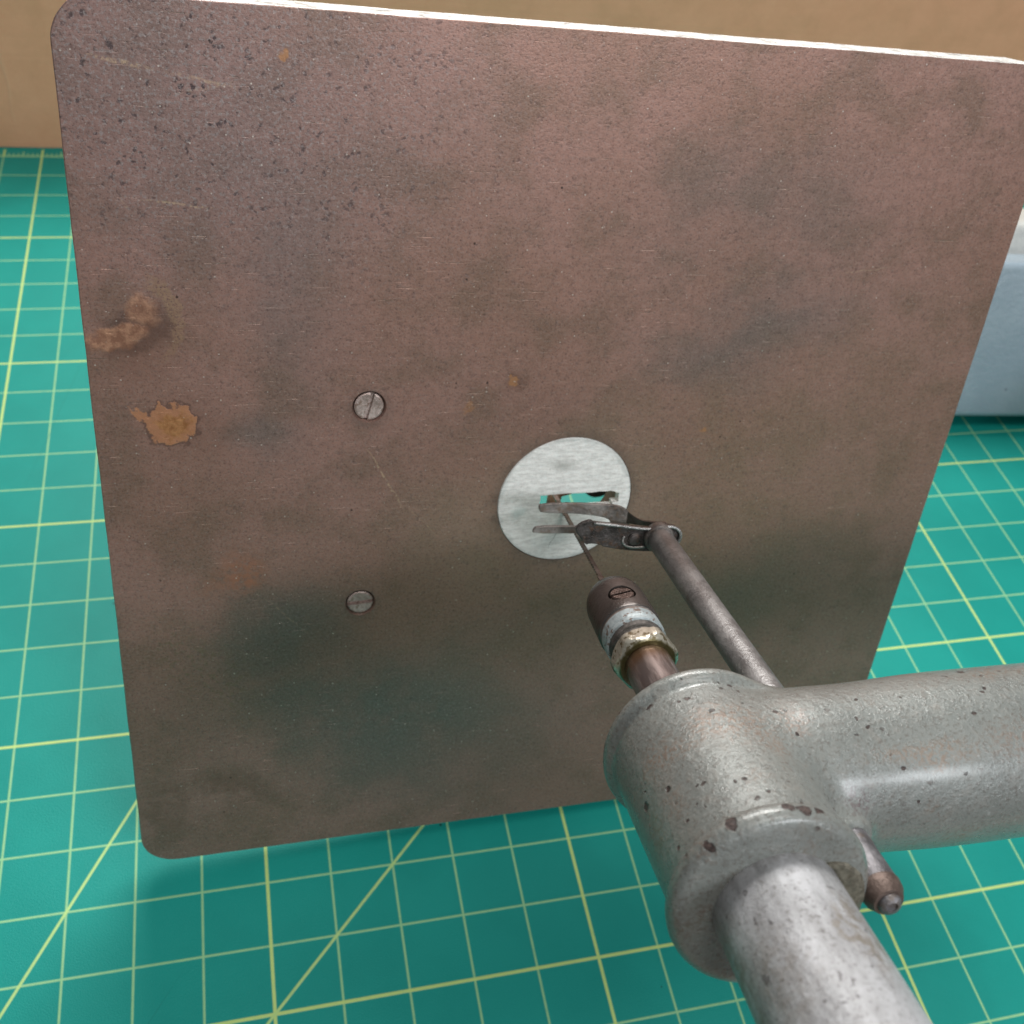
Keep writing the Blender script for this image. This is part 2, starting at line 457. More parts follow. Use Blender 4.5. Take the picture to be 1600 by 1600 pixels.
def mat_collar():
    g = NT('chipped_blue_grey_paint')
    n = g.noise(13, 5, 0.7)
    s = g.n('ShaderNodeSeparateXYZ')
    g.L(s.inputs[0], g.P)
    c = g.mix(g.mr(n, 0.3, 0.6), (0.26, 0.30, 0.31), (0.38, 0.43, 0.44))
    w = g.warp(12, 0.08, 4)
    ch = g.mx(g.mr(g.noise(17, 4, 0.6), 0.56, 0.60), g.blob(w, (0.01, 0.33, 3.80), (0.05, 0.05, 0.04), 0, 0.3),
              g.mr(s.outputs[2], 3.755, 3.74))
    c = g.mix(g.mul(ch, 0.85), c, (0.13, 0.075, 0.05))
    return g.out(c, 0.38, 0.2, [(n, 0.012)])


def mat_mat():
    g = NT('green_vinyl_grid')
    sx = g.n('ShaderNodeSeparateXYZ')
    g.L(sx.inputs[0], g.P)
    x, y = sx.outputs[0], sx.outputs[1]

    def line(v, period, off, half, soft=0.012):
        f = g.math('ABSOLUTE', g.math('SUBTRACT', g.math('FLOORED_MODULO', g.math('ADD', v, off + period / 2), period), period / 2))
        return g.mr(f, half + soft, half - soft)

    def line1(v, at, half, soft=0.012):
        f = g.math('ABSOLUTE', g.math('SUBTRACT', v, at))
        return g.mr(f, half + soft, half - soft)
    inb = g.mul(g.mr(y, 17.05, 17.04), g.mul(g.mr(y, -17.05, -17.04), g.mul(g.mr(x, -6.04, -6.03), g.mr(x, 34.04, 34.03))))
    thin = g.mul(g.mx(line(x, 1, 0, 0.017), line(y, 1, 0, 0.017)), inb)
    bold = g.mul(g.mx(line(x, 5, 1, 0.025), line(y, 5, 2, 0.025)), inb)      # x = -1, 4, 9 ...   y = -2, 3, 8 ...
    # 45 and 60 degree guides from the lower left corner of the grid
    d45 = g.math('MULTIPLY', g.math('ADD', g.math('SUBTRACT', x, y), 0.0), 0.70711)
    l45 = line1(g.mul(g.math('SUBTRACT', y, x), 0.70711), -11.0 * 0.70711, 0.022)
    l60 = line1(g.mul(g.math('SUBTRACT', y, g.mul(x, 1.73205)), 0.5), -(5 + 1.73205) * 0.5, 0.022)
    diag = g.mul(g.mx(l45, l60), inb)
    # ruler along the far edge: eighth inch ticks outside the grid
    tk = g.mul(line(x, 0.125, 0, 0.018, 0.006), g.mul(g.mr(y, 17.16, 17.15), g.mr(y, 16.99, 17.0)))
    tk2 = g.mul(line(x, 0.5, 0, 0.022, 0.006), g.mul(g.mr(y, 17.24, 17.23), g.mr(y, 16.99, 17.0)))
    tk3 = g.mul(line(x, 1, 0, 0.03, 0.006), g.mul(g.mr(y, 17.36, 17.35), g.mr(y, 16.99, 17.0)))
    edge = g.mul(line1(y, 17.0, 0.04), g.mul(g.mr(x, -6.04, -6.03), g.mr(x, 34.04, 34.03)))
    n = g.noise(0.5, 4)
    f = g.noise(40, 3)
    c = g.mix(g.mr(n, 0.35, 0.65), (0.004, 0.245, 0.207), (0.006, 0.268, 0.226))
    c = g.mix(g.mr(f, 0.5, 0.75, 0, 0.12), c, (0.03, 0.40, 0.33))
    wear = g.mr(g.noise(6, 5, 0.7), 0.30, 0.55, 0.80, 1.0)
    c = g.mix(g.mul(g.mx(thin, tk, tk2, edge), wear), c, (0.28, 0.54, 0.27))
    c = g.mix(g.mul(g.mx(bold, tk3), wear), c, (0.48, 0.64, 0.21))
    c = g.mix(g.mul(diag, wear), c, (0.42, 0.62, 0.23))
    # fine knife cuts
    for (a_, b_) in (((1.2, -8.2), (2.9, -5.9)), ((5.1, -9.4), (9.3, -8.6)), ((-0.6, 3.0), (0.9, 9.5)), ((15.5, -1.5), (19.5, 0.7)), ((3.2, -7.4), (3.9, -9.6)), ((16, -9), (18, -6.5))):
        c = g.mix(g.mul(g.scratch(g.warp(1, 0.06, 2), a_, b_, 0.012), 0.45), c, (0.004, 0.15, 0.13))
    # specks of dust
    fd, fc = g.vor(1.3, g.P)
    s = g.n('ShaderNodeSeparateColor')
    g.L(s.inputs[0], fc)
    c = g.mix(g.mul(g.mr(fd, 0.035, 0.025), g.math('GREATER_THAN', s.outputs[0], 0.78)), c, (0.01, 0.06, 0.05))
    c = g.mix(g.mul(g.mr(fd, 0.030, 0.02), g.math('LESS_THAN', s.outputs[0], 0.10)), c, (0.4, 0.7, 0.62))
    return g.out(c, 0.50, 0.0, [(f, 0.006), (g.mx(thin, bold, diag), 0.002)], spec=0.28)


def mat_cardboard():
    g = NT('kraft_cardboard')
    st = g.noise(1.2, 4, 0.6, g.stretch((0.8, 1, 0.9)))
    fib = g.noise(9, 5, 0.7, g.stretch((1, 1, 2.2)))
    mot = g.noise(0.8, 5, 0.6)
    c = g.mix(g.mr(st, 0.35, 0.65), (0.65, 0.34, 0.20), (0.68, 0.36, 0.215))
    c = g.mix(g.mr(fib, 0.45, 0.75, 0, 0.4), c, (0.72, 0.42, 0.25))
    c = g.mix(g.mr(mot, 0.45, 0.68, 0, 0.35), c, (0.52, 0.29, 0.16))
    w1 = g.warp(0.6, 0.5)
    crease = g.blob(w1, (-1.6, 0, 3.6), (0.10, 30, 4.5), 0, 0.7)
    c = g.mix(g.mul(crease, 0.35), c, (0.52, 0.42, 0.29))
    flute = g.noise(1.0, 1, 0.5, g.stretch((0.02, 1, 5.0)))
    return g.out(c, 0.85, 0, [(flute, 0.010), (fib, 0.008), (crease, 0.02)], spec=0.25)


def mat_bench():
    g = NT('workbench_top')
    n = g.noise(0.6, 5, 0.6, g.stretch((0.3, 3, 1)))
    c = g.mix(g.mr(n, 0.35, 0.65), (0.30, 0.22, 0.15), (0.40, 0.30, 0.21))
    return g.out(c, 0.55, 0, [(n, 0.01)])


def mat_simple(name, c1, c2, rough, metal=0.0, sc=8):
    g = NT(name)
    n = g.noise(sc, 5, 0.7)
    return g.out(g.mix(g.mr(n, 0.35, 0.65), c1, c2), rough, metal, [(n, 0.015)])


def mat_base():
    g = NT('blue_grey_base_enamel')
    n = g.noise(0.9, 4, 0.5)
    f = g.noise(9, 5, 0.65)
    c = g.mix(g.mr(n, 0.35, 0.65), (0.235, 0.300, 0.350), (0.27, 0.335, 0.385))
    w = g.warp(5, 0.3, 4)
    d, cc = g.vor(1.6, w)
    s = g.n('ShaderNodeSeparateColor')
    g.L(s.inputs[0], cc)
    sp = g.mul(g.mr(d, 0.10, 0.05), g.math('GREATER_THAN', s.outputs[0], 0.6))
    c = g.mix(g.mul(sp, 0.7), c, (0.09, 0.11, 0.13))
    c = g.mix(g.mr(f, 0.55, 0.75, 0, 0.3), c, (0.34, 0.38, 0.40))
    return g.out(c, 0.38, 0.05, [(f, 0.02)], coat=0.3)


# ------------------------------------------------------------------ mesh helpers
def put(name, verts, faces, mat, frame=I4, parent=None, smooth=False, sharp=None):
    me = bpy.data.meshes.new(name)
    me.from_pydata([tuple(v) for v in verts], [], [tuple(f) for f in faces])
    me.update()
    bm = bmesh.new()
    bm.from_mesh(me)
    bmesh.ops.recalc_face_normals(bm, faces=bm.faces)
    bm.to_mesh(me)
    bm.free()
    return link(name, me, mat, frame, parent, smooth, sharp)


def link(name, me, mat, frame=I4, parent=None, smooth=False, sharp=None):
    mats = mat if isinstance(mat, (list, tuple)) else [mat]
    for m_ in mats:
        me.materials.append(m_)
    for p in me.polygons:
        p.use_smooth = smooth
    if smooth and sharp:
        me.set_sharp_from_angle(angle=R(sharp))
    o = bpy.data.objects.new(name, me)
    col.objects.link(o)
    M = Matrix.Scale(S, 4) @ frame
    if parent is not None:
        o.parent = parent
        M = world_of(parent).inverted() @ M
    o.matrix_basis = M
    return o


def world_of(o):
    M = o.matrix_basis.copy()
    p = o.parent
    while p:
        M = p.matrix_basis @ M
        p = p.parent
    return M


def empty(name, loc, label, cat):
    o = bpy.data.objects.new(name, None)
    col.objects.link(o)
    o.location = Vector(loc) * S
    o.matrix_basis = Matrix.Translation(Vector(loc) * S)
    o['label'], o['category'] = label, cat
    return o


def lathe(prof, seg=64, centre=(0, 0), wob=0.0, closed_ends=True):
    """prof: (r, z) list along the local z axis"""
    V, F = [], []
    n = len(prof)
    for i, (r, z) in enumerate(prof):
        for k in range(seg):
            a = 2 * math.pi * k / seg
            rr = r * (1 + wob * math.sin(3 * a + z * 5) * 0.5)
            V.append((centre[0] + rr * math.cos(a), centre[1] + rr * math.sin(a), z))
    for i in range(n - 1):
        for k in range(seg):
            k2 = (k + 1) % seg
            F.append((i * seg + k, i * seg + k2, (i + 1) * seg + k2, (i + 1) * seg + k))
    if closed_ends:
        F.append(tuple(range(seg)))
        F.append(tuple((n - 1) * seg + k for k in range(seg)))
    return V, F


def prism(outline, z0, z1, bev=0.0):
    """polygon extruded from z0 to z1 with a small chamfer on both rims"""
    n = len(outline)
    cx = sum(p[0] for p in outline) / n
    cy = sum(p[1] for p in outline) / n
    area_ = sum(outline[i][0] * outline[(i + 1) % n][1] - outline[(i + 1) % n][0] * outline[i][1] for i in range(n))
    sg = 1 if area_ > 0 else -1
    ins = []
    for i in range(n):
        a, b, c = Vector(outline[i - 1]), Vector(outline[i]), Vector(outline[(i + 1) % n])
        d1, d2 = (b - a).normalized(), (c - b).normalized()
        nn = Vector((-(d1.y + d2.y), d1.x + d2.x)).normalized() * sg
        ins.append(b + nn * bev)
    V, F = [], []
    if bev:
        rings = [(ins, z0), (outline, z0 + bev), (outline, z1 - bev), (ins, z1)]
    else:
        rings = [(outline, z0), (outline, z1)]
    for pts, z in rings:
        V += [(p[0], p[1], z) for p in pts]
    for r in range(len(rings) - 1):
        for i in range(n):
            j = (i + 1) % n
            F.append((r * n + i, r * n + j, (r + 1) * n + j, (r + 1) * n + i))
    F.append(tuple(range(n)))
    F.append(tuple((len(rings) - 1) * n + i for i in range(n)))
    return V, F


def smooth_poly(pts, it=2):
    for _ in range(it):
        q = []
        n = len(pts)
        for i in range(n):
            a, b = pts[i], pts[(i + 1) % n]
            q.append((a[0] * .75 + b[0] * .25, a[1] * .75 + b[1] * .25))
            q.append((a[0] * .25 + b[0] * .75, a[1] * .25 + b[1] * .75))
        pts = q
    return pts


def tube(path, r, seg=16, taper=None):
    V, F = [], []
    n = len(path)
    path = [Vector(p) for p in path]
    up = Vector((0.01, 0.02, 1))
    for i, p in enumerate(path):
        d = (path[min(i + 1, n - 1)] - path[max(i - 1, 0)]).normalized()
        s = d.cross(up)
        if s.length < 0.05:
            s = d.cross(Vector((1, 0, 0)))
        s.normalize()
        t = s.cross(d)
        rr = taper[i] if taper else r
        for k in range(seg):
            a = 2 * math.pi * k / seg
            V.append(p + (s * math.cos(a) + t * math.sin(a)) * rr)
    for i in range(n - 1):
        for k in range(seg):
            k2 = (k + 1) % seg
            F.append((i * seg + k, i * seg + k2, (i + 1) * seg + k2, (i + 1) * seg + k))
    F.append(tuple(range(seg)))
    F.append(tuple((n - 1) * seg + k for k in range(seg)))
    return V, F


def rounded_rect(x0, x1, y0, y1, r, seg=14):
    P = []
    for cx, cy, a0 in ((x1 - r, y1 - r, 0), (x0 + r, y1 - r, 90), (x0 + r, y0 + r, 180), (x1 - r, y0 + r, 270)):
        for k in range(seg + 1):
            a = R(a0 + 90 * k / seg)
            P.append((cx + r * math.cos(a), cy + r * math.sin(a)))
    return P


def cut(o, cutter_data):
    """boolean difference with throwaway cutters, baked into o's own mesh"""
    tmp = []
    for V, F in cutter_data:
        me = bpy.data.meshes.new('tmp')
        me.from_pydata([tuple(v) for v in V], [], F)
        bm = bmesh.new()
        bm.from_mesh(me)
        bmesh.ops.recalc_face_normals(bm, faces=bm.faces)
        bm.to_mesh(me)
        bm.free()
        c = bpy.data.objects.new('tmp', me)
        col.objects.link(c)
        c.matrix_world = world_of(o)
        m_ = o.modifiers.new('b', 'BOOLEAN')
        m_.operation = 'DIFFERENCE'
        m_.solver = 'EXACT'
        m_.object = c
        tmp.append(c)
    bpy.context.view_layer.update()
    dg = bpy.context.evaluated_depsgraph_get()
    me = bpy.data.meshes.new_from_object(o.evaluated_get(dg))
    o.modifiers.clear()
    o.data = me
    for c in tmp:
        bpy.data.objects.remove(c)


# ------------------------------------------------------------------ setting
bench = put('workbench', *prism(rounded_rect(-22, 52, -26, 44, 0.3), -1.5, -0.085, 0.05), mat_bench())
bench['kind'] = 'structure'

mm = mat_mat()
mat_o = put('cutting_mat', *prism(rounded_rect(-6.6, 34.6, -17.6, 17.62, 0.4), -0.08, 0.0, 0.012), mm)
mat_o['label'] = 'green self-healing cutting mat with yellow one-inch grid lines under the saw'
mat_o['category'] = 'cutting mat'

# cardboard box standing on the mat's far edge
mcb = mat_cardboard()
box = empty('cardboard_box', (8, 17.46, 0.003), 'plain brown cardboard box standing behind the saw at the far edge of the mat', 'box')
nx = 60
V, F = [], []
x0, x1, y0, y1, zt = -20.0, 40.0, 17.46, 31.0, 8.5
for i in range(nx + 1):                                   # front panel, a little wavy along its foot
    x = x0 + (x1 - x0) * i / nx
    z = 0.004 + 0.03 * abs(math.sin(i * 1.7)) * random.random()
    V += [(x, y0, z), (x, y0 + 0.16, z), (x, y0 + 0.16, zt), (x, y0, zt)]
for i in range(nx):
    a, b = i * 4, i * 4 + 4
    for k in range(4):
        F.append((a + k, a + (k + 1) % 4, b + (k + 1) % 4, b + k))
F += [(0, 1, 2, 3), tuple(nx * 4 + k for k in range(4))]
put('front_panel', V, F, mcb, I4, box)
for sx in (x0, x1 - 0.16):
    put('side_panel', *prism([(sx, y0 + .162), (sx + .16, y0 + .162), (sx + .16, y1), (sx, y1)], 0.004, zt), mcb, I4, box)
put('back_panel', *prism([(x0, y1 + .002), (x1, y1 + .002), (x1, y1 + .16), (x0, y1 + .16)], 0.004, zt), mcb, I4, box)
put('flap', *prism([(x0, y0), (x1, y0), (x1, (y0 + y1) / 2 - .03), (x0, (y0 + y1) / 2 - .03)], zt + .003, zt + .16), mcb, I4, box)
put('flap', *prism([(x0, (y0 + y1) / 2 + .03), (x1, (y0 + y1) / 2 + .03), (x1, y1 + .16), (x0, y1 + .16)], zt + .003, zt + .16), mcb, I4, box)

# ------------------------------------------------------------------ the saw
saw = empty('scroll_saw', AO + AZ * -10 + AX * 14, 'old grey scroll saw tipped back on the green mat, with square browned steel table', 'scroll saw')

# --- table plate
TH = 0.74
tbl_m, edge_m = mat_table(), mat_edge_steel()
ol = rounded_rect(-5.995, 5.995, 0.0, 11.92, 0.50, 16)
# walk the outline with extra points so that the edge can be slightly worn
dense = []
for i in range(len(ol)):
    a, b = Vector(ol[i]), Vector(ol[(i + 1) % len(ol)])
    k = max(1, int((b - a).length / 0.12))
    for j in range(k):
        p = a.lerp(b, j / k)
        dense.append(p)
rng = np.random.default_rng(3)
wv = np.convolve(rng.normal(0, 1, len(dense) + 8), np.ones(5) / 5, 'same')[:len(dense)] * 0.006
n = len(dense)
V, F = [], []
rings = [(0.03, -TH), (0.006, -TH + 0.02), (0.0, -TH + 0.05), (0.0, -0.020), (0.005, -0.006), (0.014, 0.0)]
cen = Vector((0, 5.96))
for ins, z in rings:
    for i, p in enumerate(dense):
        d = (dense[(i + 1) % n] - dense[i - 1]).normalized()
        nrm = Vector((-d.y, d.x))
        q = p + nrm * (ins + (wv[i] if 0 else wv[i] * 0.8))
        V.append((q.x, q.y, z))
for r in range(len(rings) - 1):
    for i in range(n):
        j = (i + 1) % n
        F.append((r * n + i, r * n + j, (r + 1) * n + j, (r + 1) * n + i))
F.append(tuple(range(n)))
F.append(tuple((len(rings) - 1) * n + i for i in range(n)))
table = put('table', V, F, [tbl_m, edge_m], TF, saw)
INC = (-0.01, 5.97)
SCR = [(-2.773, 7.463, 0.195, R(76)), (-2.82, 4.503, 0.19, R(4))]
cut(table, [lathe([(0.975, -1), (0.975, 1)], 96, INC)] +
    [lathe([(r - 0.0, -0.09), (r + 0.0, -0.04), (r + 0.022, 0.002), (r + 0.03, 0.1)], 48, (x, y)) for x, y, r, _ in SCR])
table['label'] = 'square browned steel table with rounded corners'
# light on the upper edge, painted as a paler steel
for p in table.data.polygons:
    c = p.center
    if c.y > 11.3 and c.z < -0.012 and -5.2 < c.x < 5.9 and (abs(p.normal.z) < 0.85) and math.hypot(c.x - INC[0], c.y - INC[1]) > 1.2:
        p.material_index = 1

# --- insert disc with its slot
Vd, Fd = lathe([(0.955, -0.13), (0.968, -0.12), (0.968, -0.012), (0.958, 0.002)], 96, INC)
ins_o = put('table_insert', Vd, Fd, mat_insert(), TF, table)
SLOT = [(-0.38, 5.845), (0.70, 5.845), (0.705, 5.90), (0.79, 5.91), (0.785, 6.045), (0.66, 6.09), (0.1, 6.078), (-0.38, 6.065)]
sl = []
for i in range(len(SLOT)):
    a, b = SLOT[i], SLOT[(i + 1) % len(SLOT)]
    k = 6
    for j in range(k):
        t_ = j / k
        jit = 0.006 if j else 0
        sl.append((a[0] + (b[0] - a[0]) * t_ + random.uniform(-jit, jit), a[1] + (b[1] - a[1]) * t_ + random.uniform(-jit, jit)))
cut(ins_o, [prism(sl, -1, 1)])

# --- countersunk table screws
scm = mat_steel('old_screw_steel', (0.30, 0.22, 0.19), (0.62, 0.50, 0.46), 0.36, 0.5, (0.22, 0.13, 0.09), 12)
for x, y, r, rot in SCR:
    prof = [(r - 0.03, -0.08), (r - 0.012, -0.045), (r - 0.012, -0.022), (r - 0.03, -0.012)]
    V, F = lathe(prof, 48)
    fr = TF @ Matrix.Translation((x, y, 0))
    so = put('table_screw', V, F, scm, fr, table)
    c_, s_ = math.cos(rot), math.sin(rot)
    q = [(-0.3, -0.028), (0.3, -0.028), (0.3, 0.028), (-0.3, 0.028)]
    cut(so, [prism([(a * c_ - b * s_, a * s_ + b * c_) for a, b in q], -0.055, 0.1)])

# --- casting: head and arm grown as one smooth surface
TA = R(-4.2)
ROD = (1.014, 0.024)


def smin(a, b, k):
    h = np.clip(0.5 + 0.5 * (b - a) / k, 0, 1)
    return b + (a - b) * h - k * h * (1 - h)


def sdf(x, y, z):
    r = np.hypot(x, y)
    # head barrel, slightly tapered
    rad = 0.752 - 0.015 * (z - 5.7)
    d = np.hypot(np.maximum(r - rad + 0.05, 0), np.maximum(np.abs(z - 6.6) - 0.93 + 0.05, 0)) - 0.05 + np.minimum(np.maximum(r - rad + 0.05, np.abs(z - 6.6) - 0.93 + 0.05), 0)
    # top bead
    bead = np.hypot(r - 0.735, z - 5.745) - 0.085
    d = smin(d, bead, 0.025)
    # lower flange
    q1 = r - 0.815 + 0.085 * np.maximum(x / np.maximum(r, 0.05), 0) ** 2 - 0.010 * np.sin(3 * np.arctan2(y, x) + 1.0) + 0.10
    q2 = np.abs(z - 7.515) - 0.105 + 0.10
    fl = np.hypot(np.maximum(q1, 0), np.maximum(q2, 0)) - 0.10 + np.minimum(np.maximum(q1, q2), 0)
    d = smin(d, fl, 0.02)
    # arm
    dx, dz = math.cos(TA), math.sin(TA)
    zc = z - 6.22
    s = x * dx + zc * dz
    e = -x * dz + zc * dx
    ra = 0.765 + 0.10 * np.clip((s - 3.2) / 8, 0, 1) - 0.035 * np.exp(-((s - 1.25) / 0.6) ** 2) - 0.12 * np.exp(-(s / 0.55) ** 2)
    arm = np.hypot(e, y) - ra
    arm = np.maximum(arm, -s + 0.0)
    d = smin(d, arm, 0.20)
    # boss where the guide rod leaves the arm
    rb = np.hypot(x - 0.885, y + 0.04)
    boss = np.maximum(rb - 0.19, np.abs(z - 6.5) - 0.50)
    d = smin(d, boss, 0.20)
    d = np.maximum(d, s - 16.5)
    return d


def surface_nets(f, lo, hi, h):
    ax = [np.arange(lo[i], hi[i] + h, h) for i in range(3)]
    X, Y, Z = np.meshgrid(*ax, indexing='ij')
    D = f(X, Y, Z)
    ng = D < 0
    nx_, ny_, nz_ = D.shape
    cells = np.zeros((nx_ - 1, ny_ - 1, nz_ - 1), int)
    for i in (0, 1):
        for j in (0, 1):
            for k in (0, 1):
                cells += ng[i:nx_ - 1 + i, j:ny_ - 1 + j, k:nz_ - 1 + k]
    act = (cells > 0) & (cells < 8)
    idx = -np.ones(act.shape, int)
    idx[act] = np.arange(act.sum())
    I, J, K = np.nonzero(act)
    V_ = np.stack([ax[0][I] + h / 2, ax[1][J] + h / 2, ax[2][K] + h / 2], 1)
    for _ in range(5):
        e = 1e-4
        d0 = f(V_[:, 0], V_[:, 1], V_[:, 2])
        gx = (f(V_[:, 0] + e, V_[:, 1], V_[:, 2]) - d0) / e
        gy = (f(V_[:, 0], V_[:, 1] + e, V_[:, 2]) - d0) / e
        gz = (f(V_[:, 0], V_[:, 1], V_[:, 2] + e) - d0) / e
        g_ = np.stack([gx, gy, gz], 1)
        V_ -= g_ * (d0 / np.maximum((g_ ** 2).sum(1), 0.2))[:, None] * 0.9
    Fs = []
    # x edges
    s = ng[:-1, 1:-1, 1:-1] != ng[1:, 1:-1, 1:-1]
    i, j, k = np.nonzero(s)
    Fs.append(np.stack([idx[i, j, k], idx[i, j + 1, k], idx[i, j + 1, k + 1], idx[i, j, k + 1]], 1))
    s = ng[1:-1, :-1, 1:-1] != ng[1:-1, 1:, 1:-1]
    i, j, k = np.nonzero(s)
    Fs.append(np.stack([idx[i, j, k], idx[i + 1, j, k], idx[i + 1, j, k + 1], idx[i, j, k + 1]], 1))
    s = ng[1:-1, 1:-1, :-1] != ng[1:-1, 1:-1, 1:]
    i, j, k = np.nonzero(s)
    Fs.append(np.stack([idx[i, j, k], idx[i + 1, j, k], idx[i + 1, j + 1, k], idx[i, j + 1, k]], 1))
    return V_, np.concatenate(Fs)


chips = [((-0.637, 0.432, 6.763), (0.05, 0.05, 0.06)), ((-0.49, 0.59, 6.93), (0.05, 0.03, 0.03)), ((-0.43, 0.635, 6.955), (0.045, 0.03, 0.028)),
         ((-0.522, 0.566, 7.113), (0.035, 0.03, 0.05)), ((-0.568, 0.52, 7.335), (0.04, 0.03, 0.04)), ((-0.736, 0.226, 6.55), (0.03, 0.03, 0.04)),
         ((-0.532, 0.557, 5.872), (0.035, 0.035, 0.02)), ((-0.75, 0.24, 5.70), (0.05, 0.07, 0.05)), ((-0.70, 0.40, 5.70), (0.04, 0.05, 0.035)), ((-0.78, 0.05, 5.72), (0.04, 0.05, 0.05)), ((-0.5, 0.62, 5.68), (0.05, 0.04, 0.025)),
         ((-0.592, 0.549, 7.56), (0.04, 0.03, 0.06)), ((-0.418, 0.70, 7.53), (0.05, 0.05, 0.06)), ((0.0, 0.81, 7.52), (0.06, 0.04, 0.03)),
         ((0.10, 0.80, 7.54), (0.06, 0.04, 0.035)), ((0.23, 0.77, 7.53), (0.05, 0.05, 0.03)), ((-0.2, 0.74, 5.66), (0.06, 0.03, 0.03)),
         ((-0.30, 0.70, 6.0), (0.02, 0.02, 0.02)), ((1.9, 0.05, 6.95), (0.02, 0.04, 0.02)), ((2.15, 0.03, 6.9), (0.03, 0.06, 0.03)),
         ((2.3, 0.10, 6.9), (0.03, 0.07, 0.03)), ((2.5, 0.2, 6.85), (0.03, 0.03, 0.03)), ((2.85, 0.05, 6.8), (0.05, 0.05, 0.03))]
paint = mat_paint('hammered_grey_enamel', 0.0, chips, (0.228, 0.242, 0.226), 0.8)
V, F = surface_nets(sdf, (-1.0, -1.0, 4.0), (16.7, 1.0, 7.85), 0.036)
arm = put('arm', V.tolist(), F.tolist(), paint, AF, saw, smooth=True)
arm['label'] = 'rounded cast arm and head in chipped grey paint'

# --- barrel under the head
tp = [(0.44, 7.3), (0.478, 7.4), (0.484, 7.62), (0.488, 8.0), (0.495, 8.6), (0.505, 9.3), (0.512, 10.0), (0.515, 10.6), (0.49, 10.72), (0.42, 10.78)]
tp2 = []
for (r1_, z1_), (r2_, z2_) in zip(tp, tp[1:]):
    for j in range(4):
        tp2.append((r1_ + (r2_ - r1_) * j / 4, z1_ + (z2_ - z1_) * j / 4))
tp2.append(tp[-1])
put('barrel', *lathe(tp2, 96), mat_worn_tube(), AF, saw, smooth=True, sharp=40)
# brassy grit packed on the flange face beside the barrel
brass = mat_steel('brassy_grime', (0.12, 0.11, 0.085), (0.25, 0.23, 0.18), 0.36, 0.5, (0.09, 0.075, 0.05), 34)
V, F = [], []
na, nr = 40, 7
for i in range(na + 1):
    a = R(-80 + 135 * i / na)
    for j in range(nr + 1):
        f_ = j / nr
        r_ = 0.482 + (0.695 - 0.482) * f_
        z_ = 7.628 + 0.010 * math.sin(math.pi * f_) * math.sin(math.pi * i / na) + random.uniform(0, 0.008) * (0 < i < na)
        if i in (0, na) or j in (0, nr):
            z_ = 7.618
        if 0 < j:
            r_ -= 0.25 * (abs(i / na - 0.5) * 2) ** 3 * f_ + random.uniform(0, 0.012)
        V.append((r_ * math.cos(a), r_ * math.sin(a), z_))
for i in range(na):
    for j in range(nr):
        k = i * (nr + 1) + j
        F.append((k, k + 1, k + nr + 2, k + nr + 1))
m0 = len(V)
V += [(v[0], v[1], 7.60) for v in V[:m0]]
rim = [i * (nr + 1) for i in range(na + 1)] + [na * (nr + 1) + j for j in range(1, nr + 1)] + \
      [i * (nr + 1) + nr for i in range(na - 1, -1, -1)] + [j for j in range(nr - 1, 0, -1)]
for a, b in zip(rim, rim[1:] + rim[:1]):
    F.append((a, b, b + m0, a + m0))
put('grime_ring', V, F, brass, AF, saw, smooth=True, sharp=50)

# --- plunger: shaft, nut, neck, collar, chuck, blade
put('plunger_shaft', *lathe([(0.235, 3.9), (0.242, 4.3), (0.242, 6.0)], 64), mat_shaft(), AF, saw, smooth=True, sharp=40)
V, F = [], []
seg, zs = 96, [4.10, 4.115, 4.14, 4.17, 4.22, 4.28, 4.31, 4.335, 4.352, 4.36]
for z in zs:
    e = max(0, 4.17 - z, z - 4.295)
    lim = 0.345 - 0.95 * e
    for k in range(seg):
        a = 2 * math.pi * k / seg + 0.25
        aa = ((a - 0.25 + math.pi / 6 - 0.5) % (math.pi / 3)) - math.pi / 6
        V.append((min(0.312 / math.cos(aa), lim) * math.cos(a), min(0.312 / math.cos(aa), lim) * math.sin(a), z))
for i in range(len(zs) - 1):
    for k in range(seg):
        k2 = (k + 1) % seg
        F.append((i * seg + k, i * seg + k2, (i + 1) * seg + k2, (i + 1) * seg + k))
F += [tuple(range(seg)), tuple((len(zs) - 1) * seg + k for k in range(seg))]
put('hex_nut', V, F, mat_nut(), AF, saw, smooth=True, sharp=25)
put('neck', *lathe([(0.25, 3.88), (0.285, 3.93), (0.30, 3.955), (0.295, 4.03), (0.27, 4.05), (0.27, 4.105)], 64),
    mat_steel('dark_neck_steel', (0.05, 0.045, 0.04), (0.14, 0.125, 0.115), 0.4, 0.6, None, 18), AF, saw, smooth=True, sharp=30)
put('collar', *lathe([(0.28, 3.70), (0.325, 3.715), (0.327, 3.87), (0.318, 3.90), (0.325, 3.915), (0.322, 3.948), (0.30, 3.96), (0.27, 3.96)], 72),
    mat_collar(), AF, saw, smooth=True, sharp=30)
chm = mat_steel('blued_chuck_steel', (0.095, 0.086, 0.080), (0.12, 0.107, 0.10), 0.28, 0.7, None, 5)
cp = [(0.03, 2.80)]
for k in range(0, 15):
    a = R(90 * k / 14)
    cp.append((0.06 + 0.275 * math.sin(a), 3.16 - 0.36 * math.cos(a)))
cp += [(0.338, 3.3), (0.340, 3.5), (0.341, 3.69), (0.334, 3.715), (0.325, 3.722), (0.29, 3.722)]
chuck = put('blade_chuck', *lathe(cp, 96), chm, AF, saw, smooth=True, sharp=50)
